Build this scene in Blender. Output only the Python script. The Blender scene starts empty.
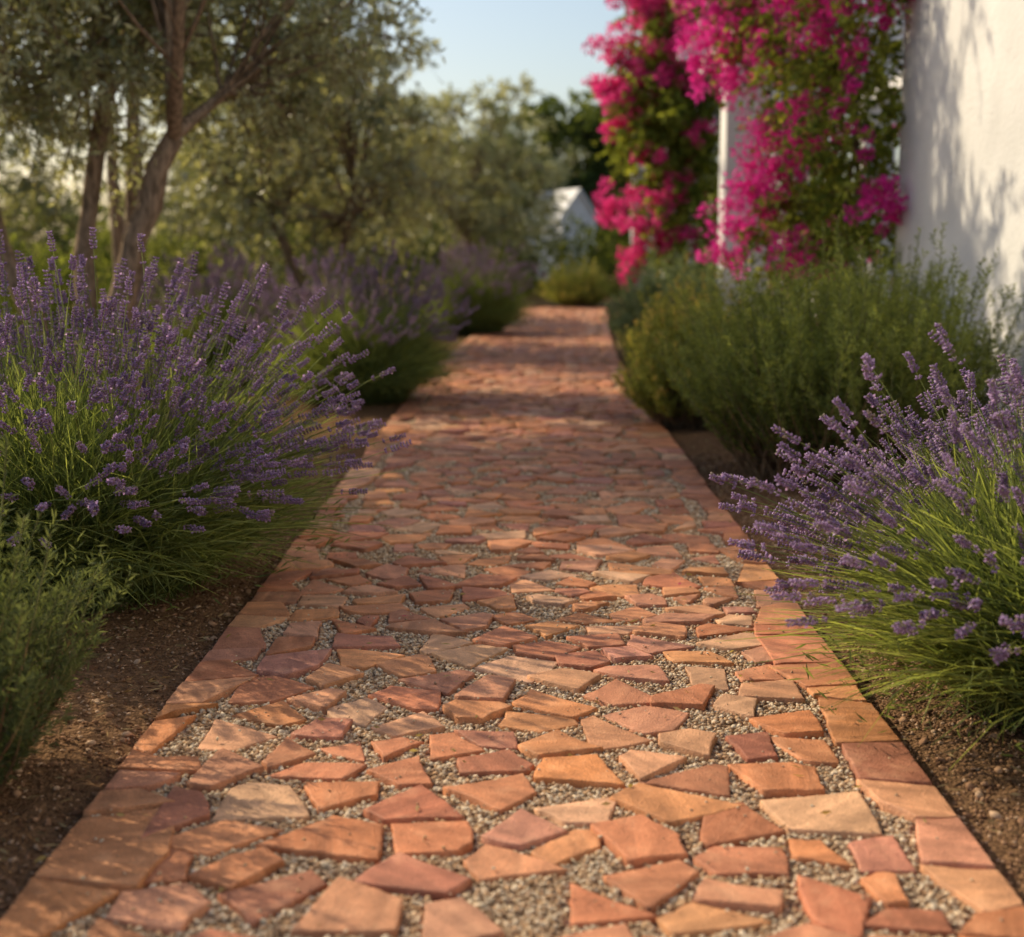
import bpy, math, numpy as np
from mathutils import Vector
rng = np.random.default_rng(7)
R = math.radians
scene = bpy.context.scene

# ------------------------------------------------------------------ helpers
def norm(a):
    return a / np.maximum(np.linalg.norm(a, axis=-1, keepdims=True), 1e-9)

class MB:
    def __init__(s):
        s.v=[]; s.f=[]; s.c=[]; s.m=[]; s.l=[]; s.n=0
    def add(s, v, f, c, m=0, loc=None):
        v=np.asarray(v,float).reshape(-1,3); f=np.asarray(f,int).reshape(-1,3)
        c=np.asarray(c,float)
        if c.ndim==1: c=np.tile(c,(len(v),1))
        s.v.append(v); s.f.append(f+s.n); s.c.append(c); s.m.append(np.full(len(f),m,int))
        s.l.append(np.zeros((len(v),3)) if loc is None else loc)
        s.n+=len(v)
    def mesh(s, name, mats, smooth=False, loc=False):
        v=np.concatenate(s.v); f=np.concatenate(s.f); c=np.concatenate(s.c); m=np.concatenate(s.m)
        me=bpy.data.meshes.new(name)
        me.vertices.add(len(v)); me.vertices.foreach_set('co', v.astype(np.float32).ravel())
        me.loops.add(len(f)*3); me.loops.foreach_set('vertex_index', f.astype(np.int32).ravel())
        me.polygons.add(len(f)); me.polygons.foreach_set('loop_start', np.arange(0,len(f)*3,3,dtype=np.int32))
        me.polygons.foreach_set('material_index', m.astype(np.int32))
        if smooth: me.polygons.foreach_set('use_smooth', np.ones(len(f),bool))
        a=me.attributes.new('Col','FLOAT_COLOR','POINT')
        cc=np.ones((len(v),4),np.float32); cc[:,:3]=np.clip(c,0,1); a.data.foreach_set('color',cc.ravel())
        if loc:
            b=me.attributes.new('loc','FLOAT_VECTOR','POINT')
            b.data.foreach_set('vector', np.concatenate(s.l).astype(np.float32).ravel())
        for x in mats: me.materials.append(x)
        me.update(calc_edges=True); me.validate()
        return me

def obj(name, me, loc=(0,0,0), rz=0, sc=(1,1,1), parent=None):
    o=bpy.data.objects.new(name, me); scene.collection.objects.link(o)
    o.location=loc; o.rotation_euler=(0,0,rz); o.scale=sc
    if parent: o.parent=parent
    return o

LEAF_V=np.array([[0,0,0],[-.5,.45,.16],[0,1,0],[.5,.45,.16]],float); LEAF_F=np.array([[0,2,1],[0,3,2]])
BUD_V=np.array([[0,0,0],[.5,.5,0],[0,.5,.5],[-.5,.5,0],[0,.5,-.5],[0,1,0]],float)
BUD_F=np.array([[0,2,1],[0,3,2],[0,4,3],[0,1,4],[5,1,2],[5,2,3],[5,3,4],[5,4,1]])

def inst(mb,tv,tf,pos,d,w,l,col,m=0):
    K=len(pos); d=norm(d); x=norm(np.cross(d,rng.normal(size=(K,3)))); z=np.cross(x,d)
    w=np.broadcast_to(w,(K,)); l=np.broadcast_to(l,(K,)); n=len(tv)
    V=pos[:,None]+x[:,None]*(tv[None,:,0:1]*w[:,None,None])+d[:,None]*(tv[None,:,1:2]*l[:,None,None])+z[:,None]*(tv[None,:,2:3]*w[:,None,None])
    F=(tf[None]+(np.arange(K)*n)[:,None,None]).reshape(-1,3)
    mb.add(V.reshape(-1,3),F,np.repeat(np.broadcast_to(col,(K,3)),n,axis=0),m)

def tubes(mb,P,r,sides,col,m=0):
    K,S,_=P.shape
    r=np.broadcast_to(r,(K,S))
    T=norm(np.gradient(P,axis=1)); mt=norm(T.mean(axis=1))
    ref=norm(np.cross(mt,rng.normal(size=(K,3))))
    N=norm(np.cross(T,ref[:,None])); B=np.cross(T,N)
    a=np.arange(sides)/sides*2*np.pi
    V=P[:,:,None]+r[:,:,None,None]*(np.cos(a)[None,None,:,None]*N[:,:,None]+np.sin(a)[None,None,:,None]*B[:,:,None])
    idx=np.arange(S*sides).reshape(S,sides)
    p=idx[:-1]; q=idx[1:]
    p2=np.roll(p,-1,axis=1); q2=np.roll(q,-1,axis=1)
    tf=np.concatenate([np.stack([p,p2,q2],-1).reshape(-1,3),np.stack([p,q2,q],-1).reshape(-1,3)])
    F=(tf[None]+(np.arange(K)*S*sides)[:,None,None]).reshape(-1,3)
    col=np.asarray(col,float)
    if col.ndim==1: c=np.broadcast_to(col,(K,S,sides,3))
    elif col.ndim==2: c=np.broadcast_to(col[:,None,None],(K,S,sides,3))
    else: c=np.broadcast_to(col[:,:,None],(K,S,sides,3))
    mb.add(V.reshape(-1,3),F,c.reshape(-1,3),m)

def strips(mb,P,w,col,m=0):
    K,S,_=P.shape
    T=norm(np.gradient(P,axis=1)); ref=norm(rng.normal(size=(K,3)))
    N=norm(np.cross(T,ref[:,None])); w=np.broadcast_to(w,(K,S))[:,:,None]
    V=np.stack([P-N*w,P+N*w],2)
    idx=np.arange(S*2).reshape(S,2); a=idx[:-1]; b=idx[1:]
    tf=np.concatenate([np.stack([a[:,0],a[:,1],b[:,1]],-1),np.stack([a[:,0],b[:,1],b[:,0]],-1)])
    F=(tf[None]+(np.arange(K)*S*2)[:,None,None]).reshape(-1,3)
    c=np.broadcast_to(col[:,:,None] if col.ndim==3 else col[:,None,None],(K,S,2,3))
    mb.add(V.reshape(-1,3),F,c.reshape(-1,3),m)

def bez(P0,P1,P2,S):
    t=np.linspace(0,1,S)[None,:,None]
    return (1-t)**2*P0[:,None]+2*t*(1-t)*P1[:,None]+t*t*P2[:,None]

def lowf(p,seed,freq=1.0):
    r=np.random.default_rng(seed); o=np.zeros(len(p))
    for i in range(8):
        k=r.normal(size=3)*freq*(1+i*.25); o+=np.sin(p@k+r.uniform(0,6.28))/(1+i*.2)
    return o/3.0

def mixc(a,b,t):
    t=np.asarray(t)[...,None]; return np.array(a)*(1-t)+np.array(b)*t

# ------------------------------------------------------------------ materials
def newmat(name):
    m=bpy.data.materials.new(name); m.use_nodes=True; nt=m.node_tree; nt.nodes.clear()
    return m,nt,nt.nodes.new('ShaderNodeOutputMaterial')
def N(nt,t,**k):
    n=nt.nodes.new(t)
    for a,b in k.items(): setattr(n,a,b)
    return n
def leaf_mat(name,trans=.35,gloss=.06,rough=.45,tcol=(1.25,1.15,.6)):
    m,nt,out=newmat(name); L=nt.links.new
    at=N(nt,'ShaderNodeAttribute',attribute_name='Col')
    b=N(nt,'ShaderNodeBsdfDiffuse'); L(at.outputs['Color'],b.inputs['Color']); last=b
    if trans>0:
        mu=N(nt,'ShaderNodeMix',data_type='RGBA',blend_type='MULTIPLY'); mu.inputs[0].default_value=1
        L(at.outputs['Color'],mu.inputs[6]); mu.inputs[7].default_value=(*tcol,1)
        t=N(nt,'ShaderNodeBsdfTranslucent'); L(mu.outputs[2],t.inputs['Color'])
        ms=N(nt,'ShaderNodeMixShader'); ms.inputs[0].default_value=trans
        L(b.outputs[0],ms.inputs[1]); L(t.outputs[0],ms.inputs[2]); last=ms
    if gloss>0:
        g=N(nt,'ShaderNodeBsdfGlossy'); g.inputs['Roughness'].default_value=rough; g.inputs['Color'].default_value=(1,1,1,1)
        ms=N(nt,'ShaderNodeMixShader'); ms.inputs[0].default_value=gloss
        L(last.outputs[0],ms.inputs[1]); L(g.outputs[0],ms.inputs[2]); last=ms
    L(last.outputs[0],out.inputs[0])
    return m
M_leaf=leaf_mat('leaf_green',.46,0,.5,(1.38,1.22,.55))
M_olive=leaf_mat('olive_leaf',.45,.07,.4,(1.35,1.2,.62))
M_bract=leaf_mat('bougainvillea_bract',.45,0,.6,(1.15,.9,1.05))
M_bud=leaf_mat('lavender_bud',.35,0,.7,(1.2,.95,1.05))

def bark_mat():
    m,nt,out=newmat('bark'); L=nt.links.new
    at=N(nt,'ShaderNodeAttribute',attribute_name='Col')
    tc=N(nt,'ShaderNodeTexCoord'); mp=N(nt,'ShaderNodeMapping'); mp.inputs['Scale'].default_value=(1,1,.3)
    no=N(nt,'ShaderNodeTexNoise'); no.inputs['Scale'].default_value=38; no.inputs['Detail'].default_value=5
    L(tc.outputs['Object'],mp.inputs[0]); L(mp.outputs[0],no.inputs['Vector'])
    cr=N(nt,'ShaderNodeMapRange'); cr.inputs[1].default_value=.3; cr.inputs[2].default_value=.7; cr.inputs[3].default_value=.45; cr.inputs[4].default_value=1.5
    L(no.outputs['Fac'],cr.inputs[0])
    mu=N(nt,'ShaderNodeVectorMath',operation='SCALE'); L(at.outputs['Color'],mu.inputs[0]); L(cr.outputs[0],mu.inputs['Scale'])
    b=N(nt,'ShaderNodeBsdfDiffuse')
    L(mu.outputs[0],b.inputs['Color'])
    bp=N(nt,'ShaderNodeBump'); bp.inputs['Strength'].default_value=.9; bp.inputs['Distance'].default_value=.02
    L(no.outputs['Fac'],bp.inputs['Height']); L(bp.outputs[0],b.inputs['Normal']); L(b.outputs[0],out.inputs[0])
    return m
M_bark=bark_mat()

def stone_mat():
    m,nt,out=newmat('terracotta_stone'); L=nt.links.new
    at=N(nt,'ShaderNodeAttribute',attribute_name='Col'); lo=N(nt,'ShaderNodeAttribute',attribute_name='loc')
    mp=N(nt,'ShaderNodeMapping'); mp.inputs['Scale'].default_value=(3,19,3); L(lo.outputs['Vector'],mp.inputs[0])
    n1=N(nt,'ShaderNodeTexNoise'); n1.inputs['Scale'].default_value=1.0; n1.inputs['Detail'].default_value=4; n1.inputs['Distortion'].default_value=.6
    L(mp.outputs[0],n1.inputs['Vector'])
    n2=N(nt,'ShaderNodeTexNoise'); n2.inputs['Scale'].default_value=14; n2.inputs['Detail'].default_value=7; n2.inputs['Roughness'].default_value=.68
    L(lo.outputs['Vector'],n2.inputs['Vector'])
    n3=N(nt,'ShaderNodeTexNoise'); n3.inputs['Scale'].default_value=260; n3.inputs['Detail'].default_value=2
    L(lo.outputs['Vector'],n3.inputs['Vector'])
    r1=N(nt,'ShaderNodeMapRange'); r1.inputs[1].default_value=.3; r1.inputs[2].default_value=.7; r1.inputs[3].default_value=.68; r1.inputs[4].default_value=1.28; L(n1.outputs['Fac'],r1.inputs[0])
    r2=N(nt,'ShaderNodeMapRange'); r2.inputs[1].default_value=.25; r2.inputs[2].default_value=.75; r2.inputs[3].default_value=.64; r2.inputs[4].default_value=1.34; L(n2.outputs['Fac'],r2.inputs[0])
    r3=N(nt,'ShaderNodeMapRange'); r3.inputs[1].default_value=.3; r3.inputs[2].default_value=.7; r3.inputs[3].default_value=.8; r3.inputs[4].default_value=1.2; L(n3.outputs['Fac'],r3.inputs[0])
    a=N(nt,'ShaderNodeMath',operation='MULTIPLY'); L(r1.outputs[0],a.inputs[0]); L(r2.outputs[0],a.inputs[1])
    a2=N(nt,'ShaderNodeMath',operation='MULTIPLY'); L(a.outputs[0],a2.inputs[0]); L(r3.outputs[0],a2.inputs[1])
    mu=N(nt,'ShaderNodeVectorMath',operation='SCALE'); L(at.outputs['Color'],mu.inputs[0]); L(a2.outputs[0],mu.inputs['Scale'])
    d=N(nt,'ShaderNodeMix',data_type='RGBA'); d.inputs[7].default_value=(.60,.36,.21,1)
    rd=N(nt,'ShaderNodeMapRange'); rd.inputs[1].default_value=.52; rd.inputs[2].default_value=.78; rd.inputs[3].default_value=0; rd.inputs[4].default_value=.42; L(n2.outputs['Fac'],rd.inputs[0])
    L(rd.outputs[0],d.inputs[0]); L(mu.outputs[0],d.inputs[6])
    b=N(nt,'ShaderNodeBsdfPrincipled'); b.inputs['Roughness'].default_value=.62; b.inputs['Specular IOR Level'].default_value=.35
    L(d.outputs[2],b.inputs['Base Color'])
    s=N(nt,'ShaderNodeMath',operation='MULTIPLY_ADD'); L(n2.outputs['Fac'],s.inputs[0]); s.inputs[1].default_value=2.0; L(n3.outputs['Fac'],s.inputs[2])
    s2=N(nt,'ShaderNodeMath',operation='MULTIPLY_ADD'); L(n1.outputs['Fac'],s2.inputs[0]); s2.inputs[1].default_value=1.5; L(s.outputs[0],s2.inputs[2])
    bp=N(nt,'ShaderNodeBump'); bp.inputs['Strength'].default_value=.7; bp.inputs['Distance'].default_value=.004
    L(s2.outputs[0],bp.inputs['Height']); L(bp.outputs[0],b.inputs['Normal']); L(b.outputs[0],out.inputs[0])
    return m
M_stone=stone_mat()

def gravel_mat():
    m,nt,out=newmat('gravel_bed'); L=nt.links.new
    tc=N(nt,'ShaderNodeTexCoord')
    v=N(nt,'ShaderNodeTexVoronoi'); v.inputs['Scale'].default_value=95; L(tc.outputs['Object'],v.inputs['Vector'])
    bw=N(nt,'ShaderNodeSeparateColor'); L(v.outputs['Color'],bw.inputs[0])
    cr=N(nt,'ShaderNodeValToRGB'); e=cr.color_ramp.elements
    e[0].color=(.24,.15,.095,1); e[1].color=(.62,.48,.33,1); e.new(.5).color=(.42,.29,.19,1)
    L(bw.outputs[0],cr.inputs[0])
    b=N(nt,'ShaderNodeBsdfDiffuse')
    L(cr.outputs[0],b.inputs['Color'])
    bp=N(nt,'ShaderNodeBump',invert=True); bp.inputs['Strength'].default_value=1; bp.inputs['Distance'].default_value=.006
    L(v.outputs['Distance'],bp.inputs['Height']); L(bp.outputs[0],b.inputs['Normal']); L(b.outputs[0],out.inputs[0])
    return m
M_gravel=gravel_mat()
M_peb=leaf_mat('pebble',0,0,.5)

def soil_mat():
    m,nt,out=newmat('soil'); L=nt.links.new
    tc=N(nt,'ShaderNodeTexCoord')
    n1=N(nt,'ShaderNodeTexNoise'); n1.inputs['Scale'].default_value=.5; n1.inputs['Detail'].default_value=4
    n2=N(nt,'ShaderNodeTexNoise'); n2.inputs['Scale'].default_value=45; n2.inputs['Detail'].default_value=7; n2.inputs['Roughness'].default_value=.75
    v=N(nt,'ShaderNodeTexVoronoi'); v.inputs['Scale'].default_value=120
    for x in (n1,n2,v): L(tc.outputs['Object'],x.inputs['Vector'])
    cr=N(nt,'ShaderNodeValToRGB'); e=cr.color_ramp.elements
    e[0].position=.3; e[0].color=(.085,.045,.026,1); e[1].position=.72; e[1].color=(.36,.215,.12,1)
    L(n2.outputs['Fac'],cr.inputs[0])
    sp=N(nt,'ShaderNodeSeparateXYZ'); L(tc.outputs['Object'],sp.inputs[0])
    yr=N(nt,'ShaderNodeMapRange'); yr.inputs[1].default_value=8; yr.inputs[2].default_value=16; yr.inputs[4].default_value=.35; L(sp.outputs[1],yr.inputs[0])
    g=N(nt,'ShaderNodeMix',data_type='RGBA'); g.inputs[7].default_value=(.10,.11,.04,1)
    rr=N(nt,'ShaderNodeMapRange'); rr.inputs[1].default_value=.5; rr.inputs[2].default_value=.7; rr.inputs[4].default_value=.6; L(n1.outputs['Fac'],rr.inputs[0])
    ad0=N(nt,'ShaderNodeMath',operation='MULTIPLY_ADD',use_clamp=True); L(rr.outputs[0],ad0.inputs[0]); L(yr.outputs[0],ad0.inputs[1]); L(yr.outputs[0],ad0.inputs[2])
    L(ad0.outputs[0],g.inputs[0]); L(cr.outputs[0],g.inputs[6])
    b=N(nt,'ShaderNodeBsdfDiffuse'); L(g.outputs[2],b.inputs['Color'])
    ad=N(nt,'ShaderNodeMath',operation='SUBTRACT'); L(n2.outputs['Fac'],ad.inputs[0]); L(v.outputs['Distance'],ad.inputs[1])
    bp=N(nt,'ShaderNodeBump'); bp.inputs['Strength'].default_value=1; bp.inputs['Distance'].default_value=.012
    L(ad.outputs[0],bp.inputs['Height']); L(bp.outputs[0],b.inputs['Normal']); L(b.outputs[0],out.inputs[0])
    return m
M_soil=soil_mat()

def plaster(name,col,rough=.9,sc=1.0):
    m,nt,out=newmat(name); L=nt.links.new
    tc=N(nt,'ShaderNodeTexCoord')
    n=N(nt,'ShaderNodeTexNoise'); n.inputs['Scale'].default_value=2.2*sc; n.inputs['Detail'].default_value=5
    n2=N(nt,'ShaderNodeTexNoise'); n2.inputs['Scale'].default_value=40*sc; n2.inputs['Detail'].default_value=4
    L(tc.outputs['Object'],n.inputs['Vector']); L(tc.outputs['Object'],n2.inputs['Vector'])
    r=N(nt,'ShaderNodeMapRange'); r.inputs[1].default_value=.3; r.inputs[2].default_value=.7; r.inputs[3].default_value=.86; r.inputs[4].default_value=1.04; L(n.outputs['Fac'],r.inputs[0])
    mu=N(nt,'ShaderNodeVectorMath',operation='SCALE'); mu.inputs[0].default_value=col; L(r.outputs[0],mu.inputs['Scale'])
    b=N(nt,'ShaderNodeBsdfPrincipled'); b.inputs['Roughness'].default_value=rough; L(mu.outputs[0],b.inputs['Base Color'])
    s=N(nt,'ShaderNodeMath',operation='MULTIPLY_ADD'); L(n.outputs['Fac'],s.inputs[0]); s.inputs[1].default_value=3; L(n2.outputs['Fac'],s.inputs[2])
    bp=N(nt,'ShaderNodeBump'); bp.inputs['Strength'].default_value=.6; bp.inputs['Distance'].default_value=.008
    L(s.outputs[0],bp.inputs['Height']); L(bp.outputs[0],b.inputs['Normal']); L(b.outputs[0],out.inputs[0])
    return m
M_white=plaster('white_plaster',(.72,.71,.70)); M_tile=plaster('roof_tile',(.42,.17,.09)); M_dark=plaster('window_glass',(.03,.035,.04),.15)
M_wood=plaster('shutter_paint',(.12,.2,.25),.5)

# ------------------------------------------------------------------ ground + path
PW0,PW1=-.85,.82
def off(y):
    y=np.asarray(y,float); return np.where(y>10,.42*((np.maximum(y,10)-10)/12)**1.6,0)
def axis(lo,hi,step,far):
    inner=np.arange(lo,hi+step/2,step); g=[]; d=step
    x=hi
    while x<far: d*=1.25; x+=d; g.append(x)
    h=[]; d=step; x=lo
    while x>-far: d*=1.25; x-=d; h.append(x)
    return np.concatenate([h[::-1],inner,g])
xs=axis(-3.2,3,.035,900); ys=axis(1.6,11,.035,900)
X,Y=np.meshgrid(xs,ys); P=np.stack([X.ravel(),Y.ravel(),np.zeros(X.size)],1)
h=.012*lowf(P,3,2.2)+.008*lowf(P,4,11)+.006*lowf(P,5,30)+rng.normal(size=len(P))*.0022
e=np.maximum(np.maximum(PW0-(P[:,0]-off(P[:,1])),(P[:,0]-off(P[:,1]))-PW1),0)
k=np.clip(e/.12,0,1); P[:,2]=-.012*(1-k)+(h+.004)*k
P[:,2]=np.where(np.abs(P[:,0])>6,np.minimum(P[:,2],.01),P[:,2])
nx,ny=len(xs),len(ys); idx=np.arange(nx*ny).reshape(ny,nx)
a,b,c,d=idx[:-1,:-1],idx[:-1,1:],idx[1:,1:],idx[1:,:-1]
mb=MB(); mb.add(P,np.concatenate([np.stack([a,b,c],-1).reshape(-1,3),np.stack([a,c,d],-1).reshape(-1,3)]),(.2,.1,.1))
obj('ground',mb.mesh('ground',[M_soil],smooth=True))

Y0,Y1=-2.0,25.0
yy=np.arange(Y0,Y1+.01,.25); o=off(yy)
V=np.concatenate([np.stack([PW0+.006+o,yy,np.full(len(yy),.010)],1),np.stack([PW1-.006+o,yy,np.full(len(yy),.010)],1)])
n=len(yy); i=np.arange(n-1)
mb=MB(); mb.add(V,np.concatenate([np.stack([i,i+n,i+n+1],1),np.stack([i,i+n+1,i+1],1)]),(.3,.2,.1))
path=bpy.data.objects.new('garden_path',None); scene.collection.objects.link(path)
obj('gravel_bed',mb.mesh('gravel_bed',[M_gravel]),parent=path)

def clip(poly,p,nv):
    out=[]; m=len(poly)
    dd=[(q[0]-p[0])*nv[0]+(q[1]-p[1])*nv[1] for q in poly]
    for i in range(m):
        A,B=poly[i],poly[(i+1)%m]; da,db=dd[i],dd[(i+1)%m]
        if da<=0: out.append(A)
        if (da<0<db) or (db<0<da):
            t=da/(da-db); out.append((A[0]+(B[0]-A[0])*t,A[1]+(B[1]-A[1])*t))
    return out
def area(pl): 
    x2,y2=np.roll(pl[:,0],-1),np.roll(pl[:,1],-1); return abs(.5*np.sum(pl[:,0]*y2-x2*pl[:,1]))
stones=[]
for side in (0,1):
    y=Y0; w_=.12; sk=0
    while y<Y1-.05:
        L_=rng.choice([.12,.16,.20,.26])*rng.uniform(.85,1.15); w2=rng.uniform(.06,.175); sk2=rng.normal()*.03; g=rng.uniform(.003,.008)
        wa,wb=w_+rng.normal()*.015,w2+rng.normal()*.015
        q=[(0,y+g),(wa,y+sk+g),(wb,y+L_+sk2-g),(0,y+L_-g)]
        if rng.random()<.5: q.insert(2,((wa+wb)/2+rng.uniform(-.01,.04),y+L_*rng.uniform(.35,.65)))
        if side==0: pl=np.array([(PW0+p[0],p[1]) for p in q])
        else: pl=np.array([(PW1-p[0],p[1]) for p in q])[::-1]
        stones.append(pl); y+=L_; w_=w2; sk=sk2
I0,I1=PW0+.135,PW1-.135
seeds=[];cell={}
def near(x,y,r):
    ci,cj=int(x//.3),int((y+5)//.3)
    for i in range(ci-1,ci+2):
        for j in range(cj-1,cj+2):
            for q in cell.get((i,j),()): yield q
def put(x,y,r):
    for q in near(x,y,r):
        if (q[0]-x)**2+(q[1]-y)**2<((q[2]+r)/2)**2: return False
    s=(x,y,r); seeds.append(s); cell.setdefault((int(x//.3),int((y+5)//.3)),[]).append(s); return True
for (rr,tries) in ((.205,520),(.15,4000),(.108,9000),(.08,14000)):
    xx=rng.uniform(I0+.03,I1-.03,tries); y_=rng.uniform(Y0,Y1,tries)
    for x,y in zip(xx,y_): put(x,y,rr*rng.uniform(.92,1.1))
nb_=len(stones)
for (x,y,r) in seeds:
    e0=I0+rng.uniform(.0,.035); e1=I1-rng.uniform(0,.035)
    poly=[(max(e0,x-.3),max(Y0,y-.3)),(min(e1,x+.3),max(Y0,y-.3)),(min(e1,x+.3),min(Y1,y+.3)),(max(e0,x-.3),min(Y1,y+.3))]
    gl=1.0 if y<7 else .75
    for q in near(x,y,.3):
        dx,dy=q[0]-x,q[1]-y; D=math.hypot(dx,dy)
        if D<1e-6 or D>.55: continue
        nv=(dx/D,dy/D); g=rng.choice([.006,.010,.014,.020])*rng.uniform(.7,1.25)*gl
        jit=rng.normal()*.26; nv=(nv[0]*math.cos(jit)-nv[1]*math.sin(jit),nv[0]*math.sin(jit)+nv[1]*math.cos(jit))
        poly=clip(poly,(x+nv[0]*(D/2-g),y+nv[1]*(D/2-g)),nv)
        if len(poly)<3: break
    if len(poly)<3: continue
    if rng.random()<.02: continue
    pl=[np.array(q) for q in poly]
    def simp(pl,L0):
        while len(pl)>3:
            ls=[np.linalg.norm(pl[i]-pl[(i+1)%len(pl)]) for i in range(len(pl))]
            i=int(np.argmin(ls))
            if ls[i]>L0: break
            if rng.random()<.5: pl[i]=pl[(i+1)%len(pl)]
            pl.pop((i+1)%len(pl))
        return pl
    pl=simp(pl,.045 if r>.12 else .03)
    tgt=rng.choice([3,4,4,5,5,6])
    while len(pl)>tgt:
        ar=[abs((pl[i][0]-pl[i-1][0])*(pl[(i+1)%len(pl)][1]-pl[i-1][1])-(pl[(i+1)%len(pl)][0]-pl[i-1][0])*(pl[i][1]-pl[i-1][1])) for i in range(len(pl))]
        k_=int(np.argmin(ar))
        if len(pl)<=4 and ar[k_]>.004: break
        pl.pop(k_)
    if rng.random()<.25:
        a=rng.uniform(0,6.28); nv=(math.cos(a),math.sin(a)); c=np.mean(pl,0)
        q=clip([tuple(p) for p in pl],(c[0]+nv[0]*r*.2,c[1]+nv[1]*r*.2),nv)
        if len(q)>=3: pl=simp([np.array(p) for p in q],.025)
    if len(pl)<3: continue
    pl=np.array(pl)
    if area(pl)<.0011: continue
    stones.append(pl)
pal=np.array([[.57,.235,.105],[.52,.195,.085],[.58,.265,.13],[.46,.175,.08],[.59,.29,.155],[.60,.26,.105],[.42,.165,.09],[.54,.24,.13],[.55,.215,.09],[.63,.35,.20],[.53,.195,.09],[.39,.145,.078],[.50,.215,.135]])
mb=MB(); G=.004; GX0,GY0=-1.0,Y0; mask=np.zeros((int(2.1/G),int((10-Y0)/G)),bool)
for si,pl in enumerate(stones):
    pts=[]; m=len(pl); border=si<nb_
    for i in range(m):
        A,B=pl[i],pl[(i+1)%m]; L_=np.linalg.norm(B-A); s=max(1,int(L_/(.016 if pl[0,1]<9 else .05))); nn=np.array([B[1]-A[1],A[0]-B[0]])/max(L_,1e-6)
        bd=(abs(A[0]-PW0)<1e-3 and abs(B[0]-PW0)<1e-3) or (abs(A[0]-PW1)<1e-3 and abs(B[0]-PW1)<1e-3)
        bow=rng.normal()*.0028
        for j in range(s):
            t=j/s; jj=0 if j==0 else rng.normal()*.0011+bow*math.sin(math.pi*t)
            pts.append(A+(B-A)*t+nn*jj*(.5 if bd else 1))
    pts=np.array(pts); c=pts.mean(0); n=len(pts)
    if border: pts[:,0]+=rng.normal()*.003
    top=rng.uniform(.020,.031) if not border else rng.uniform(.024,.031); tilt=rng.normal(size=2)*.018
    def ring(k,z,tl=1):
        dlt=pts-c; ln=np.linalg.norm(dlt,axis=1,keepdims=True); q=c+dlt*(1-k/np.maximum(ln,.02))
        return np.column_stack([q[:,0]+off(q[:,1]),q[:,1],z+tl*((q-c)@tilt)])
    r0=ring(-.001,-.012,0); r1=ring(0,top-.0022+rng.normal(size=n)*.0005); r2=ring(.0014,top-.0004+rng.normal(size=n)*.0003); r3=ring(.006,top)
    cen=np.array([[c[0]+float(off(c[1])),c[1],top]])
    V=np.concatenate([r0,r1,r2,r3,cen]); i=np.arange(n); j=(i+1)%n; F=[]
    for k_ in range(3):
        F+= [np.stack([k_*n+i,k_*n+j,(k_+1)*n+j],1),np.stack([k_*n+i,(k_+1)*n+j,(k_+1)*n+i],1)]
    F.append(np.stack([3*n+i,3*n+j,np.full(n,4*n)],1))
    col=pal[rng.integers(len(pal))]*rng.uniform(.82,1.14)+rng.normal(size=3)*.006
    a=rng.uniform(0,6.28); ca,sa=math.cos(a),math.sin(a); q=V-cen
    loc=np.column_stack([q[:,0]*ca-q[:,1]*sa,q[:,0]*sa+q[:,1]*ca,q[:,2]])+rng.uniform(-50,50,3)
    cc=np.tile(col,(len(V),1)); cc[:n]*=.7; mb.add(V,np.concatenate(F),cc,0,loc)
    if c[1]<9.5 and c[1]>Y0+.3:
        lo=np.floor((pts.min(0)-[GX0,GY0])/G).astype(int); hi=np.ceil((pts.max(0)-[GX0,GY0])/G).astype(int)
        gx,gy=np.meshgrid(np.arange(lo[0],hi[0]+1),np.arange(lo[1],hi[1]+1),indexing='ij')
        wx=gx*G+GX0+G/2; wy=gy*G+GY0+G/2; ins=np.ones(gx.shape,bool)
        for i_ in range(m):
            A,B=pl[i_],pl[(i_+1)%m]; ins&=((B[0]-A[0])*(wy-A[1])-(B[1]-A[1])*(wx-A[0]))>-.0005
        ok=ins&(gx>=0)&(gy>=0)&(gx<mask.shape[0])&(gy<mask.shape[1]); mask[gx[ok],gy[ok]]=True
obj('paving_stones',mb.mesh('paving_stones',[M_stone],loc=True),parent=path)

# pebbles
t=(1+5**.5)/2
ICO=norm(np.array([[-1,t,0],[1,t,0],[-1,-t,0],[1,-t,0],[0,-1,t],[0,1,t],[0,-1,-t],[0,1,-t],[t,0,-1],[t,0,1],[-t,0,-1],[-t,0,1]],float))
ICOF=np.array([[0,11,5],[0,5,1],[0,1,7],[0,7,10],[0,10,11],[1,5,9],[5,11,4],[11,10,2],[10,7,6],[7,1,8],[3,9,4],[3,4,2],[3,2,6],[3,6,8],[3,8,9],[4,9,5],[2,4,11],[6,2,10],[8,6,7],[9,8,1]])
def pebbles(mb,pos,r,col,flat=.65):
    K=len(pos); S=r[:,None]*np.stack([rng.uniform(.75,1.35,K),rng.uniform(.75,1.25,K),rng.uniform(flat-.15,flat+.2,K)],1)
    V=ICO[None]*(1+rng.normal(size=(K,12,1))*.13)*S[:,None]
    a=rng.uniform(0,6.28,K); ca,sa=np.cos(a)[:,None],np.sin(a)[:,None]
    tx=rng.normal(size=K)[:,None]*.35
    V=np.stack([V[...,0]*ca-V[...,1]*sa,V[...,0]*sa+V[...,1]*ca,V[...,2]+V[...,0]*tx],-1)+pos[:,None]
    F=(ICOF[None]+(np.arange(K)*12)[:,None,None]).reshape(-1,3)
    mb.add(V.reshape(-1,3),F,np.repeat(col,12,axis=0))
mb=MB()
n=180000; x=rng.uniform(PW0,PW1,n); y=rng.uniform(1.9,8,n)
keep=~mask[((x-GX0)/G).astype(int),((y-GY0)/G).astype(int)]; keep&=rng.random(n)<np.where(y>5.5,.5,1)
keep&=(x>PW0+.012)&(x<PW1-.012)
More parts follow.
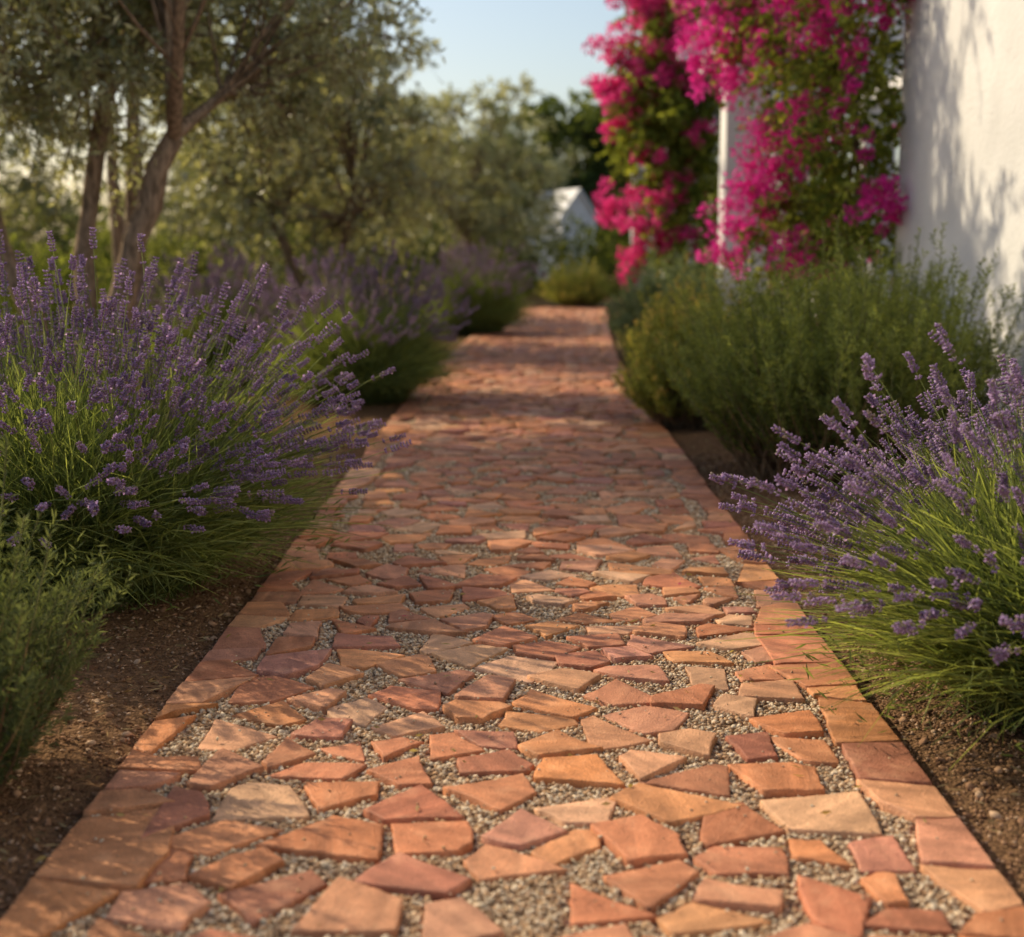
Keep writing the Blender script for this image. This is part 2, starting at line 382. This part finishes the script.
x=x[keep];y=y[keep]; n=len(x); r=rng.uniform(.0028,.0066,n)*np.where(y>5.5,1.3,1)
gp=np.array([[.60,.46,.31],[.46,.31,.19],[.70,.57,.42],[.32,.21,.135],[.52,.33,.19],[.56,.46,.34],[.40,.28,.19]])
pebbles(mb,np.stack([x,y,.012+rng.uniform(0,.006,n)],1),r,gp[rng.integers(len(gp),size=n)]*rng.uniform(.8,1.15,(n,1)))
n=900; x=rng.uniform(PW0+.05,PW1-.05,n); y=rng.uniform(1.8,7,n)
pebbles(mb,np.stack([x,y,np.full(n,.028)],1),rng.uniform(.002,.0042,n),gp[rng.integers(len(gp),size=n)])
obj('loose_gravel',mb.mesh('loose_gravel',[M_peb]),parent=path)
mb=MB(); n=42000; s=rng.random(n)<.5
x=np.where(s,PW0-.004-rng.uniform(0,1.6,n)**1.3,PW1+.004+rng.uniform(0,1.2,n)**1.2); y=rng.uniform(1.9,7.5,n)
cp=np.array([[.26,.15,.09],[.19,.11,.065],[.44,.30,.20],[.13,.07,.042],[.33,.20,.12]])
r=rng.uniform(.002,.0056,n)*np.where(rng.random(n)<.05,2.3,1)
pp=np.stack([x,y,np.zeros(n)],1)
hh=.012*lowf(pp,3,2.2)+.008*lowf(pp,4,11)+.006*lowf(pp,5,30)+.004
k=np.clip(np.maximum(PW0-x,x-PW1)/.12,0,1); pp[:,2]=-.012*(1-k)+hh*k+.0015
pebbles(mb,pp,r,cp[rng.integers(len(cp),size=n)]*rng.uniform(.8,1.25,(n,1)))
n=4500; s=rng.random(n)<.5
x=np.where(s,PW0-.03-rng.uniform(0,1.5,n),PW1+.03+rng.uniform(0,1.2,n)); y=rng.uniform(1.7,8,n)
a=rng.uniform(0,6.28,n)
inst(mb,LEAF_V,LEAF_F,np.stack([x,y,rng.uniform(.010,.022,n)],1),np.stack([np.cos(a),np.sin(a),rng.normal(size=n)*.12],1),rng.uniform(.002,.007,n),rng.uniform(.015,.045,n),mixc((.2,.13,.06),(.44,.33,.17),rng.random(n)))
obj('soil_crumbs',mb.mesh('soil_crumbs',[M_peb]))
mb=MB(); n=160; x=rng.uniform(PW0,PW1,n); y=rng.uniform(1.9,9,n); a=rng.uniform(0,6.28,n)
cl=mixc((.30,.24,.10),(.42,.36,.2),rng.random(n)); pkk=(rng.random(n)<.12)&(y>4); cl[pkk]=(.6,.06,.3)
inst(mb,LEAF_V,LEAF_F,np.stack([x,y,np.full(n,.033)],1),np.stack([np.cos(a),np.sin(a),rng.normal(size=n)*.1],1),rng.uniform(.004,.009,n),rng.uniform(.012,.035,n),cl)
obj('fallen_leaves',mb.mesh('fallen_leaves',[M_leaf]))

# ------------------------------------------------------------------ plants
def dome(K,R_,H,tmax=78,pw=.5,lo=.85,hi=1.08):
    ph=rng.uniform(0,2*np.pi,K); th=np.radians(tmax)*rng.random(K)**pw
    f=rng.uniform(lo,hi,K)*(1+.07*np.sin(3*ph+1)+.05*np.sin(5*ph+2))
    tip=np.stack([R_*np.sin(th)*np.cos(ph),R_*np.sin(th)*np.sin(ph),H*np.cos(th)**.75+.06*H],1)*f[:,None]
    return ph,th,tip
def lavender(name,R_=.85,H=.9,ns=750,nb=6500,bud=1.0,nbuds=5,tm=76,b0=(.22,.15,.28),b1=(.50,.37,.57)):
    mb=MB()
    K=ns; ph,th,tip=dome(K,R_,H,tm,.58,.76,1.08)
    rb=.30*R_*np.sqrt(rng.random(K)); bph=ph+rng.normal(size=K)*.7
    P0=np.stack([rb*np.cos(bph),rb*np.sin(bph),np.full(K,.0)],1)
    mid=(P0+tip)/2; mid[:,2]+=.20*H*np.sin(th); mid+=rng.normal(size=(K,3))*.04
    tip=tip+rng.normal(size=(K,3))*.025
    S=8; P=bez(P0,mid,tip,S)
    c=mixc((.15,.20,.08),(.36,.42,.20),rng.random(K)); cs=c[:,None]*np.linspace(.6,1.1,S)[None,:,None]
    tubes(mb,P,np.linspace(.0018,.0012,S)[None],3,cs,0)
    T=norm(P[:,-1]-P[:,-2]); L=rng.uniform(.028,.075,K); W=7
    base=P[:,-1]
    A=norm(np.cross(T,rng.normal(size=(K,3)))); B=np.cross(T,A)
    hue=rng.random(K)
    for w in range(W+1):
        pos=base-T*(L*(1-(w/(W-1))))[:,None] if w<W else base-T*(L+rng.uniform(.018,.035,K))[:,None]
        rad=(.0062*(1-.4*w/W) if w<W else .005)
        for q in range(nbuds):
            an=2*np.pi*q/nbuds+w*.5+rng.normal(size=K)*.2
            o_=np.cos(an)[:,None]*A+np.sin(an)[:,None]*B
            col=mixc(b0,b1,np.clip(hue*.6+rng.random(K)*.5,0,1))
            dry=rng.random(K)<.15; col[dry]=(.33,.28,.24)
            sz=rng.uniform(.8,1.3,K)*bud
            inst(mb,BUD_V,BUD_F,pos+o_*.0015,T*.75+o_*.9,sz*.0066,sz*(rad+.0062),col,1)
    K2=int(K*2.2); s=rng.integers(K,size=K2); an=rng.uniform(0,6.28,K2); o_=np.cos(an)[:,None]*A[s]+np.sin(an)[:,None]*B[s]
    inst(mb,LEAF_V,LEAF_F,base[s]-T[s]*(L[s]*rng.random(K2))[:,None]+o_*.007,o_+T[s]*.4,.008*bud,.010*bud,mixc((.48,.36,.62),(.68,.56,.78),rng.random(K2)),1)
    K=nb; ph,th,tip=dome(K,R_*.92,H*.84,86,.62,.45,1.0)
    rb=.42*R_*np.sqrt(rng.random(K)); bph=ph+rng.normal(size=K)*.8
    P0=np.stack([rb*np.cos(bph),rb*np.sin(bph),rng.uniform(0,.3,K)*tip[:,2]],1)
    mid=(P0+tip)/2; mid[:,2]+=.16*H*np.sin(th); tip=tip+rng.normal(size=(K,3))*.04; tip[:,2]=np.maximum(tip[:,2],.03)
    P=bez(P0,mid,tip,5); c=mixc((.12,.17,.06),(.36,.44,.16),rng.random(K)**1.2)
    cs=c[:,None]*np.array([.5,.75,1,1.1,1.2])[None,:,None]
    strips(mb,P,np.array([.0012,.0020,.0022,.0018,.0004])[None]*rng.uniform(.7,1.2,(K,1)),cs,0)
    K=nb//2; ph,th,tip=dome(K,R_*.8,H*.55,88,.7,.3,1.0)
    d=norm(tip)+rng.normal(size=(K,3))*.45; d[:,2]+=.4
    inst(mb,LEAF_V,LEAF_F,tip,d,.006,rng.uniform(.03,.06,K),mixc((.08,.12,.05),(.24,.31,.12),rng.random(K)),0)
    return mb.mesh(name,[M_leaf,M_bud])

def rosemary(name,R_,H,ns,npn,c0,c1,ctip=None,nl=.026,nw=.0036,up=.5,tmax=66,spr=3):
    mb=MB(); K=ns; ph,th,tip=dome(K,R_,H,tmax,.55,.6,1.1)
    rb=.45*R_*np.sqrt(rng.random(K)); bph=ph+rng.normal(size=K)*.5
    P0=np.stack([rb*np.cos(bph),rb*np.sin(bph),np.zeros(K)],1)
    mid=P0*.35+tip*.65; mid[:,2]=P0[:,2]*.6+tip[:,2]*.4; tip=tip+rng.normal(size=(K,3))*.03
    S=8; P=bez(P0,mid,tip,S)
    cs=np.tile(np.array([.24,.155,.09]),(K,S,1)); cs[:,5:]=np.array([.18,.19,.08])
    tubes(mb,P,np.linspace(.005,.0015,S)[None],3,cs,1)
    t=1-(1-.30)*rng.random((K,npn))**1.2; tt=t[...,None]
    pos=((1-tt)**2*P0[:,None]+2*tt*(1-tt)*mid[:,None]+tt**2*tip[:,None]).reshape(-1,3)
    tg=norm((2*(1-tt)*(mid-P0)[:,None]+2*tt*(tip-mid)[:,None])).reshape(-1,3)
    side=norm(np.cross(tg,rng.normal(size=tg.shape))); M=len(pos)
    f=np.clip(rng.random(M)*.55+.45*(t.reshape(-1)-.3)+np.repeat(rng.normal(size=K)*.18,npn),0,1)
    col=mixc(c0,c1,f)
    if ctip is not None:
        h=(t.reshape(-1)>.86)&(np.repeat(rng.random(K)<.6,npn)); col[h]=mixc(c1,ctip,rng.random(h.sum()))
    inst(mb,LEAF_V,LEAF_F,pos,tg*(.55+up*.4)+side*.8,nw,rng.uniform(.6,1.15,M)*nl,col,0)
    K2=ns*spr; s=rng.integers(K,size=K2); ti=rng.uniform(.35,.95,K2)[:,None]
    b0=(1-ti)**2*P0[s]+2*ti*(1-ti)*mid[s]+ti**2*tip[s]; g=norm(2*(1-ti)*(mid-P0)[s]+2*ti*(tip-mid)[s])
    sd=norm(np.cross(g,rng.normal(size=(K2,3)))); Ls=rng.uniform(.06,.16,K2)[:,None]
    b1=b0+(g*.6+sd*.6)*Ls*.5; b2=b1+(g*.5+sd*.2+np.array([0,0,.6]))*Ls*.6
    q=max(10,npn//5); t=rng.random((K2,q)); tt=t[...,None]
    pos=((1-tt)**2*b0[:,None]+2*tt*(1-tt)*b1[:,None]+tt**2*b2[:,None]).reshape(-1,3)
    tg=norm(b2-b0).repeat(q,0); side=norm(np.cross(tg,rng.normal(size=tg.shape)))
    inst(mb,LEAF_V,LEAF_F,pos,tg*.7+side*.8,nw,rng.uniform(.6,1.1,len(pos))*nl,mixc(c0,c1,np.clip(rng.random(len(pos))*.6+np.repeat(rng.random(K2)*.5,q),0,1)),0)
    return mb.mesh(name,[M_leaf,M_bark])

lavA=lavender('lavender_mesh_a',.97,.92,1200,11500)
lavB=lavender('lavender_mesh_b',.94,.86,1150,10500)
lavC=lavender('lavender_mesh_c',.9,.9,520,9500,1.3,4,64,(.28,.20,.30),(.55,.43,.56))
obj('lavender_bush',lavA,(-1.47,4.45,0),.3,(1.06,1,1.02))
obj('lavender_bush',lavB,(1.43,3.35,0),1.1,(1.08,.98,.93))
obj('lavender_bush',lavC,(-1.22,10.0,0),2.0,(1.08,1,1.04))
obj('lavender_bush',lavC,(-2.5,11.4,0),3.0,(1,1,1.04))
obj('lavender_bush',lavC,(-.66,17.8,0),4.0,(.97,.95,1.12))
obj('lavender_bush',lavC,(-3.3,7.2,0),5.0,(1,1,.9))

ros1=rosemary('rosemary_mesh',.80,.92,600,105,(.07,.10,.035),(.35,.41,.13),nl=.033,nw=.0055,spr=4)
obj('rosemary_bush',ros1,(1.48,6.7,0),0,(1.2,1.05,1.07))
obj('rosemary_bush',ros1,(2.0,8.2,0),2,(.75,.7,1.02))
ros2=rosemary('rosemary_small_mesh',.42,.56,230,105,(.045,.07,.035),(.17,.21,.11),tmax=78)
obj('rosemary_bush',ros2,(-1.27,2.70,0),1,(1.12,1,1.12))
santo=rosemary('santolina_mesh',.55,.75,400,58,(.17,.20,.05),(.50,.53,.15),(.70,.48,.2),tmax=80,nl=.036,nw=.010)
obj('santolina_shrub',santo,(1.06,8.7,0),0,(1.0,1,1.14))
obj('santolina_shrub',santo,(.93,25.4,0),1,(1.25,1.1,1.05))
obj('santolina_shrub',santo,(1.2,10.7,0),2.4,(.8,.8,.9))
sage=rosemary('sage_mesh',.7,.9,340,50,(.11,.15,.09),(.34,.42,.26),tmax=78,nl=.055,nw=.017,spr=2)
obj('sage_shrub',sage,(1.40,13.6,0),0,(1,1,1.05))
obj('sage_shrub',sage,(1.85,16.3,0),3,(1,1,.9))

def tree(name,crown_c,crown_r,stems,nclump,twigs,leaves,ll,lw,c0,c1,seed=1,gap=-.15,barkc=(.22,.165,.115),limbs=9,mat=None,twl=.42):
    mb=MB(); cc=np.array(crown_c,float); cr=np.array(crown_r,float)
    pts=[]
    while len(pts)<nclump:
        u=norm(rng.normal(size=(200,3)))*(rng.random((200,1))**.45)
        u*= (1+.25*lowf(u*2,seed+9,1.6))[:,None]
        p=cc+u*cr; ok=lowf(p,seed,1.9/np.mean(cr)*1.6)>gap
        pts+=list(p[ok])
    pts=np.array(pts[:nclump])
    tops=[]
    for (b0,b1,tp,r0,r1) in stems:
        P=bez(np.array([b0],float),np.array([b1],float),np.array([tp],float),10)
        P+=np.concatenate([np.zeros((1,1,3)),rng.normal(size=(1,9,3))*r0*.15],1)
        rr=np.linspace(r0,r1,10)[None]*(1+rng.normal(size=(1,10))*.06); rr[0,0]*=1.5; rr[0,1]*=1.12
        tubes(mb,P,rr,10,np.array(barkc),1); tops.append((np.array(tp),r1,P[0]))
    ctr=pts[rng.choice(nclump,limbs,replace=False)]
    for _ in range(6):
        a=np.argmin(((pts[:,None]-ctr[None])**2).sum(-1),1)
        ctr=np.array([pts[a==i].mean(0) if (a==i).any() else ctr[i] for i in range(limbs)])
    LP=[]
    for i in range(limbs):
        j=np.argmin([np.linalg.norm(ctr[i][:2]-t_[0][:2]) for t_ in tops]); s=tops[j][0]
        e_=s*.25+ctr[i]*.75; md=(s+e_)/2+np.array([0,0,.12*np.linalg.norm(e_-s)])+rng.normal(size=3)*.12
        P=bez(s[None],md[None],e_[None],8); tubes(mb,P,np.linspace(tops[j][1]*.75,.018,8)[None],7,np.array(barkc),1); LP.append(P[0])
    st=np.array([LP[a[i]][rng.integers(2,8)] for i in range(nclump)])
    md=(st+pts)/2+rng.normal(size=st.shape)*.08+np.array([0,0,.06])
    tubes(mb,bez(st,md,pts,6),np.linspace(.014,.005,6)[None],4,np.array(barkc)*.9,1)
    K=nclump*twigs; ci=np.repeat(np.arange(nclump),twigs)
    d=norm(rng.normal(size=(K,3))+.5*norm(pts[ci]-cc)+np.array([0,0,.15])); L=rng.uniform(.5,1.15,K)[:,None]*twl
    s0=pts[ci]; s1=s0+d*L*.5+np.array([0,0,.05]); s2=s0+d*L+np.array([0,0,-.10])*L/.4
    tubes(mb,bez(s0,s1,s2,3),np.linspace(.004,.0012,3)[None],3,np.array(barkc)*.8,1)
    t=rng.uniform(.1,1,(K,leaves)); tt=t[...,None]
    pos=((1-tt)**2*s0[:,None]+2*tt*(1-tt)*s1[:,None]+tt**2*s2[:,None]).reshape(-1,3)
    tg=np.repeat(norm(s2-s0),leaves,0); side=norm(np.cross(tg,rng.normal(size=tg.shape))); M=len(pos)
    f=np.clip(rng.random(M)*.6+np.repeat(rng.normal(size=nclump)*.2+.2,twigs*leaves),0,1)
    inst(mb,LEAF_V,LEAF_F,pos,tg*.7+side*.8,lw*rng.uniform(.7,1.2,M),ll*rng.uniform(.6,1.2,M),mixc(c0,c1,f),0)
    return mb.mesh(name,[mat or M_olive,M_bark],smooth=False)

ol1=tree('olive_mesh_a',(.2,0,3.0),(1.95,1.75,1.4),
    [((-.12,0,-.05),(-.35,0,.7),(-.7,-.1,1.75),.085,.055),((-.02,.06,-.05),(-.1,.1,.9),(.1,.2,1.95),.075,.05),((.05,-.04,-.05),(.2,-.1,.8),(.62,-.15,1.75),.10,.065)],
    310,10,18,.072,.022,(.15,.19,.085),(.50,.53,.31),seed=11,gap=-.35,barkc=(.28,.21,.15))
ol2=tree('olive_mesh_b',(0,0,2.4),(1.7,1.7,1.8),
    [((-.08,0,-.05),(-.1,0,.6),(-.4,0,1.2),.09,.06),((.08,0,-.05),(.1,.1,.6),(.45,.1,1.3),.08,.05)],
    220,9,13,.095,.036,(.16,.195,.09),(.54,.55,.31),seed=5,gap=-.35,barkc=(.28,.21,.15))
obj('olive_tree',ol1,(-2.72,8.8,0),0)
obj('olive_tree',ol1,(-3.3,11.9,0),1.9,(.85,.8,1.55))
obj('olive_tree',ol2,(-2.3,15.6,0),.4,(.95,.95,1))
obj('olive_tree',ol1,(-5.3,8.0,0),2.6,(.9,.85,.95))
obj('olive_tree',ol2,(-7.2,17.0,0),2.0,(1.05,1.05,1.0))
obj('olive_tree',ol2,(-1.1,28.5,0),1.4,(1.1,1.1,1.0))
obj('olive_tree',ol2,(-3.6,21.5,0),3.1,(1.1,1.1,1.02))
dk=tree('dark_tree_mesh',(0,0,3.2),(2.0,1.8,2.3),[((0,0,-.05),(0,0,.6),(0,0,1.6),.16,.1)],170,8,10,.21,.12,(.05,.08,.028),(.19,.24,.08),seed=8,gap=-.6,mat=M_leaf,twl=.5)
for p,rz,s in (((.9,46,0),0,(1.1,1,1.08)),((3.4,45,0),2,(1.1,1,1.1)),((-2.6,46,0),4,(1.2,1,.85))):
    obj('evergreen_tree',dk,p,rz,s)

def mass(name,blobs,n,ll,lw,c0,c1,mat=None):
    mb=MB(); B=np.array(blobs,float); vol=B[:,3]*B[:,4]*B[:,5]; s=rng.choice(len(B),n,p=vol**.7/np.sum(vol**.7))
    u=norm(rng.normal(size=(n,3)))*(rng.random((n,1))**.3); u*=(1+.18*lowf(u*3+B[s,:3],3,1.5))[:,None]
    p=B[s,:3]+u*B[s,3:6]; p[:,2]=np.abs(p[:,2]); f=np.clip(.5+.5*lowf(p,21,2.2)+rng.normal(size=n)*.2,0,1)
    inst(mb,LEAF_V,LEAF_F,p,u+rng.normal(size=(n,3))*.8+np.array([0,0,.3]),lw*rng.uniform(.6,1.3,n),ll*rng.uniform(.6,1.3,n),mixc(c0,c1,f),0)
    return mb.mesh(name,[mat or M_leaf])
bl=[]
for i in range(28):
    x=-30+i*1.9+rng.normal()*.5
    bl.append((x,54+rng.normal()*2,1.3,1.9,1.6,rng.uniform(1.5,2.6)))
obj('distant_tree_line',mass('distant_trees',bl,18000,.4,.24,(.07,.09,.035),(.25,.28,.11)))
bl=[(-.4+i*.75,31+.3*math.sin(i*2.1),.6,.6,.55,1.05+.15*math.sin(i*1.7)) for i in range(-2,7)]
obj('hedge',mass('hedge_a',bl,10000,.12,.07,(.04,.06,.02),(.18,.22,.06)))
bl=[(-4.2-i*.8+rng.normal()*.2,13.6-.25*i+rng.normal()*.4,.4,.6,.6,rng.uniform(.55,.8)) for i in range(7)]
obj('hedge',mass('hedge_b',bl,13000,.08,.04,(.07,.10,.03),(.28,.34,.09)))
bl=[(-1.9-i*1.0+rng.normal()*.2,20+rng.normal()*.6,.5,.8,.7,rng.uniform(.7,1.0)) for i in range(8)]
obj('hedge',mass('hedge_c',bl,12000,.11,.06,(.07,.095,.035),(.26,.30,.12)))

# ------------------------------------------------------------------ bougainvillea
def bougain(name,green,pink,nleaf,ls,bs,pc0,pc1,dens,roots,extra=40):
    mb=MB(); g=np.array(green,float)
    nt_=nleaf//14; s=rng.choice(len(g),nt_,p=g[:,3]**2.4/np.sum(g[:,3]**2.4))
    u=norm(rng.normal(size=(nt_,3)))*(rng.random((nt_,1))**.4); p0=g[s,:3]+u*g[s,3:4]*np.array([.9,1.1,1.1])
    ok=lowf(p0,31,4.5)>-.7; p0=p0[ok]; u=u[ok]; nt_=len(p0)
    d=norm(u+rng.normal(size=u.shape)*.6+np.array([-.3,-.2,.1])); L=rng.uniform(.12,.4,nt_)[:,None]*(ls/.05)**.5
    p1=p0+d*L*.5+np.array([0,0,.04]); p2=p0+d*L+np.array([0,0,-.08])
    tubes(mb,bez(p0,p1,p2,3),np.linspace(.003,.0012,3)[None],3,np.array([.12,.09,.05]),2)
    t=rng.random((nt_,14))[...,None]; pos=((1-t)**2*p0[:,None]+2*t*(1-t)*p1[:,None]+t*t*p2[:,None]).reshape(-1,3)
    M=len(pos); f=np.clip(rng.random(M)*.7+np.repeat(rng.normal(size=nt_)*.2+.1,14),0,1)
    inst(mb,LEAF_V,LEAF_F,pos,rng.normal(size=(M,3))+np.repeat(d,14,0)*.7+np.array([0,0,-.3]),ls*.68*rng.uniform(.7,1.2,M),ls*rng.uniform(.6,1.3,M),mixc((.09,.13,.03),(.36,.42,.09),f),0)
    pk=[tuple(x) for x in pink]
    for _ in range(extra):
        j=rng.integers(nt_); q=p2[j]; pk.append((q[0],q[1],q[2],rng.uniform(.03,.08)*(bs/.034)))
    for (x,y,z,r) in pk:
        ns=max(2,int(13*(r/.2)**2*dens)); c=np.array([x,y,z])
        sub=c+norm(rng.normal(size=(ns,3)))*(rng.random((ns,1))**.5)*r*np.array([1.1,.9,1.0])*rng.uniform(.8,1.2)
        k=36; a=np.repeat(np.arange(ns),k); uu=norm(rng.normal(size=(ns*k,3))); sr=r*.14+bs*.8
        pos=sub[a]+uu*sr*rng.random((ns*k,1))**.5; M=len(pos)
        f=np.clip(rng.random(M)*.7+np.repeat(rng.random(ns)*.4,k),0,1)
        inst(mb,LEAF_V,LEAF_F,pos,uu+rng.normal(size=(M,3))*.6,bs*.8*rng.uniform(.8,1.2,M),bs*rng.uniform(.7,1.2,M),mixc(pc0,pc1,f),1)
    for (a_,b_,c_) in roots:
        tubes(mb,bez(np.array([a_],float),np.array([b_],float),np.array([c_],float),12)+rng.normal(size=(1,12,3))*.015,np.linspace(.03,.01,12)[None],6,np.array([.16,.12,.08]),2)
    return mb.mesh(name,[M_leaf,M_bract,M_bark])
gn=[(2.16,9.5,2.49,.4),(2.14,9.4,1.97,.36),(2.10,9.45,1.5,.3),(1.93,10.3,1.2,.3),(1.95,10.1,2.36,.36),(1.85,11.2,2.8,.3),(2.18,9.5,1.1,.26),(2.1,9.5,3.0,.5),(1.8,10.6,3.2,.5),(2.0,10.7,1.75,.3),(2.1,10.6,2.1,.35),(1.8,11.6,3.1,.4),(2.25,10.4,1.4,.4),(2.3,11.2,2.2,.4),(2.3,10.8,1.0,.35),(2.15,8.95,2.85,.22)]
pn=[(1.41,11.6,2.72,.27),(1.62,11.1,2.88,.28),(1.60,11.2,2.36,.24),(1.88,10.0,2.74,.3),(2.08,9.2,2.67,.25),(2.22,8.95,2.66,.2),(1.78,10.6,2.46,.22),(1.75,10.3,1.84,.28),(1.90,9.9,1.77,.25),(1.66,10.5,1.51,.25),(1.58,10.8,1.31,.24),(1.56,11,1.04,.22),(1.92,9.9,1.05,.24),(2.18,9.0,1.34,.21),(1.90,9.9,2.06,.18),(1.80,10.2,1.61,.22),(2.04,9.1,2.3,.13),(2.1,9.1,1.75,.1),(1.46,11.5,2.40,.19),(1.95,9.6,2.5,.22),(1.7,10.8,3.1,.34),(2.0,9.5,3.05,.36),(1.5,11.3,2.55,.22),(1.72,10.8,2.65,.26),(1.5,11.4,3.1,.3),(1.75,10.5,1.2,.18)]
obj('bougainvillea',bougain('bougainvillea_near',gn,pn,25000,.055,.034,(.60,.018,.26),(.92,.11,.52),1.2,[((2.1,10,0),(2.3,9.8,1.2),(2.1,9.6,2.7)),((2.0,10.6,0),(1.9,10.5,1.2),(1.8,10.6,3.0)),((2.2,9.8,0),(2.0,9.8,1),(2.2,9.5,2))],extra=50))
gf=[(1.74,17.5,2.23,.6),(1.61,17.6,3.3,.5),(1.95,17.5,3.3,.55),(1.8,17.3,1.16,.5),(1.5,17.5,2.7,.45),(1.95,17.4,1.64,.5),(1.8,17.6,4.0,.55),(2.0,17.3,2.5,.5)]
pf=[(1.0,17.3,3.42,.28),(1.39,17.2,3.3,.26),(.92,17.4,2.95,.24),(1.22,17.2,2.77,.32),(1.57,17.1,2.9,.24),(1.02,17.4,2.53,.22),(1.64,17.2,3.8,.3),(1.9,17.1,3.9,.3),(1.1,17.3,1.58,.27),(1.42,17,1.34,.29),(1.39,17.2,2.1,.16),(1.73,17,1.7,.22),(1.7,17,1.16,.2),(1.3,17,.98,.25),(1.26,17,.7,.17),(2.0,16.9,1.2,.15),(2.1,16.8,3.5,.34),(1.3,17.3,3.95,.28),(1.8,17,3.3,.22)]
obj('bougainvillea',bougain('bougainvillea_far',gf,pf,16000,.09,.055,(.64,.03,.22),(.92,.14,.42),.65,[((1.8,17.6,0),(2.0,17.5,1.2),(1.8,17.5,3.2)),((2.0,17.2,0),(1.6,17.3,1),(1.5,17.5,2.8))],extra=28))

# ------------------------------------------------------------------ buildings
def box(name,x0,x1,y0,y1,z0,z1,mat,parent,bev=.012):
    me=bpy.data.meshes.new(name)
    v=[(x,y,z) for z in (z0,z1) for y in (y0,y1) for x in (x0,x1)]
    me.from_pydata(v,[],[(0,2,3,1),(4,5,7,6),(0,1,5,4),(2,6,7,3),(0,4,6,2),(1,3,7,5)]); me.update(); me.materials.append(mat)
    o=bpy.data.objects.new(name,me); scene.collection.objects.link(o); o.parent=parent
    b=o.modifiers.new('b','BEVEL'); b.width=bev; b.segments=3
    return o
def empty(n): 
    e=bpy.data.objects.new(n,None); scene.collection.objects.link(e); return e
H=empty('white_house')
box('walls',2.34,9,-5,9.2,-.05,4.3,M_white,H,.03)
box('cornice',2.28,9.06,-5.06,9.26,4.302,4.42,M_white,H,.02)
box('roof',2.22,9.12,-5.12,9.32,4.422,4.52,M_tile,H,.02)
for y in (1.0,-2.5):
    box('window_glass',2.325,2.337,y,y+.9,1.1,2.4,M_dark,H,.001)
    box('window_sill',2.26,2.336,y-.06,y+.96,1.03,1.095,M_white,H,.005)
    box('shutter',2.29,2.32,y-.47,y-.02,1.1,2.4,M_wood,H,.004)
    box('shutter',2.29,2.32,y+.92,y+1.37,1.1,2.4,M_wood,H,.004)
Pg=empty('white_pergola')
for y in (13.5,19.2,25.0):
    for x in (2.02,4.6):
        box('column',x-.21,x+.21,y-.21,y+.21,-.02,2.9,M_white,Pg,.02)
        box('column_base',x-.25,x+.25,y-.25,y+.25,-.02,.2,M_white,Pg,.01)
        box('capital',x-.25,x+.25,y-.25,y+.25,2.902,2.98,M_white,Pg,.01)
for x in (2.02,4.6): box('beam',x-.09,x+.09,9.3,26,2.985,3.16,M_white,Pg,.01)
for i in range(17): 
    y=9.6+i; box('rafter',1.7,4.9,y-.045,y+.045,3.165,3.3,M_white,Pg,.006)
Fn=empty('white_picket_fence')
for i in range(28):
    y=9.4+i*.14; box('picket',2.27,2.295,y,y+.07,.0,.98+.02*math.sin(i*9),M_white,Fn,.01)
for z in (.25,.75): box('rail',2.30,2.335,9.3,13.28,z,z+.07,M_white,Fn,.005)
D=empty('white_outbuilding')
me=bpy.data.meshes.new('house_body'); w,l,hh,rp=.55,3,1.85,2.6
v=[(-w,0,0),(w,0,0),(w,0,hh),(0,0,rp),(-w,0,hh),(-w,l,0),(w,l,0),(w,l,hh),(0,l,rp),(-w,l,hh)]
me.from_pydata(v,[],[(0,1,2,3,4),(5,9,8,7,6),(0,4,9,5),(1,6,7,2)]); me.materials.append(M_white)
o=bpy.data.objects.new('walls',me); scene.collection.objects.link(o); o.parent=D
me=bpy.data.meshes.new('house_roof')
v=[]
for yy_ in (-.1,l+.1):
    v+=[(-w-.1,yy_,hh-.1),(0,yy_,rp+.02),(w+.1,yy_,hh-.1),(-w-.1,yy_,hh),(0,yy_,rp+.13),(w+.1,yy_,hh)]
me.from_pydata(v,[],[(0,1,4,3),(1,2,5,4),(6,9,10,7),(7,10,11,8),(3,4,10,9),(4,5,11,10),(0,6,7,1),(1,7,8,2),(0,3,9,6),(2,8,11,5)]); me.materials.append(M_white)
o=bpy.data.objects.new('roof',me); scene.collection.objects.link(o); o.parent=D
D.location=(1.5,42,0); D.rotation_euler=(0,0,.35)

# ------------------------------------------------------------------ light, sky, camera
el,az=33.0,-57.0
w=bpy.data.worlds.new('World'); scene.world=w; w.use_nodes=True; nt=w.node_tree
sky=nt.nodes.new('ShaderNodeTexSky'); sky.sky_type='NISHITA'; sky.sun_disc=False
sky.sun_elevation=R(el); sky.sun_rotation=R(az%360); sky.air_density=1.0; sky.dust_density=2.0; sky.ozone_density=.4
nt.links.new(sky.outputs[0],nt.nodes['Background'].inputs['Color']); nt.nodes['Background'].inputs['Strength'].default_value=.15
sl=bpy.data.lights.new('sun','SUN'); sl.energy=5.0; sl.angle=R(.5); sl.color=(1,.84,.58)
so=bpy.data.objects.new('sun',sl); scene.collection.objects.link(so)
dv=Vector((math.sin(R(az))*math.cos(R(el)),math.cos(R(az))*math.cos(R(el)),math.sin(R(el))))
so.rotation_euler=dv.to_track_quat('Z','Y').to_euler(); so.location=(-10,8,8)
cam=bpy.data.cameras.new('camera'); co=bpy.data.objects.new('camera',cam); scene.collection.objects.link(co)
co.location=(0,0,1.1); co.rotation_euler=(R(90-8.93),0,R(.6)); cam.lens=50; cam.sensor_width=36; cam.clip_end=3000; cam.clip_start=.05
cam.dof.use_dof=True; cam.dof.focus_distance=3.7; cam.dof.aperture_fstop=2.3
scene.camera=co
scene.view_settings.view_transform='Standard'; scene.view_settings.look='None'; scene.view_settings.exposure=0
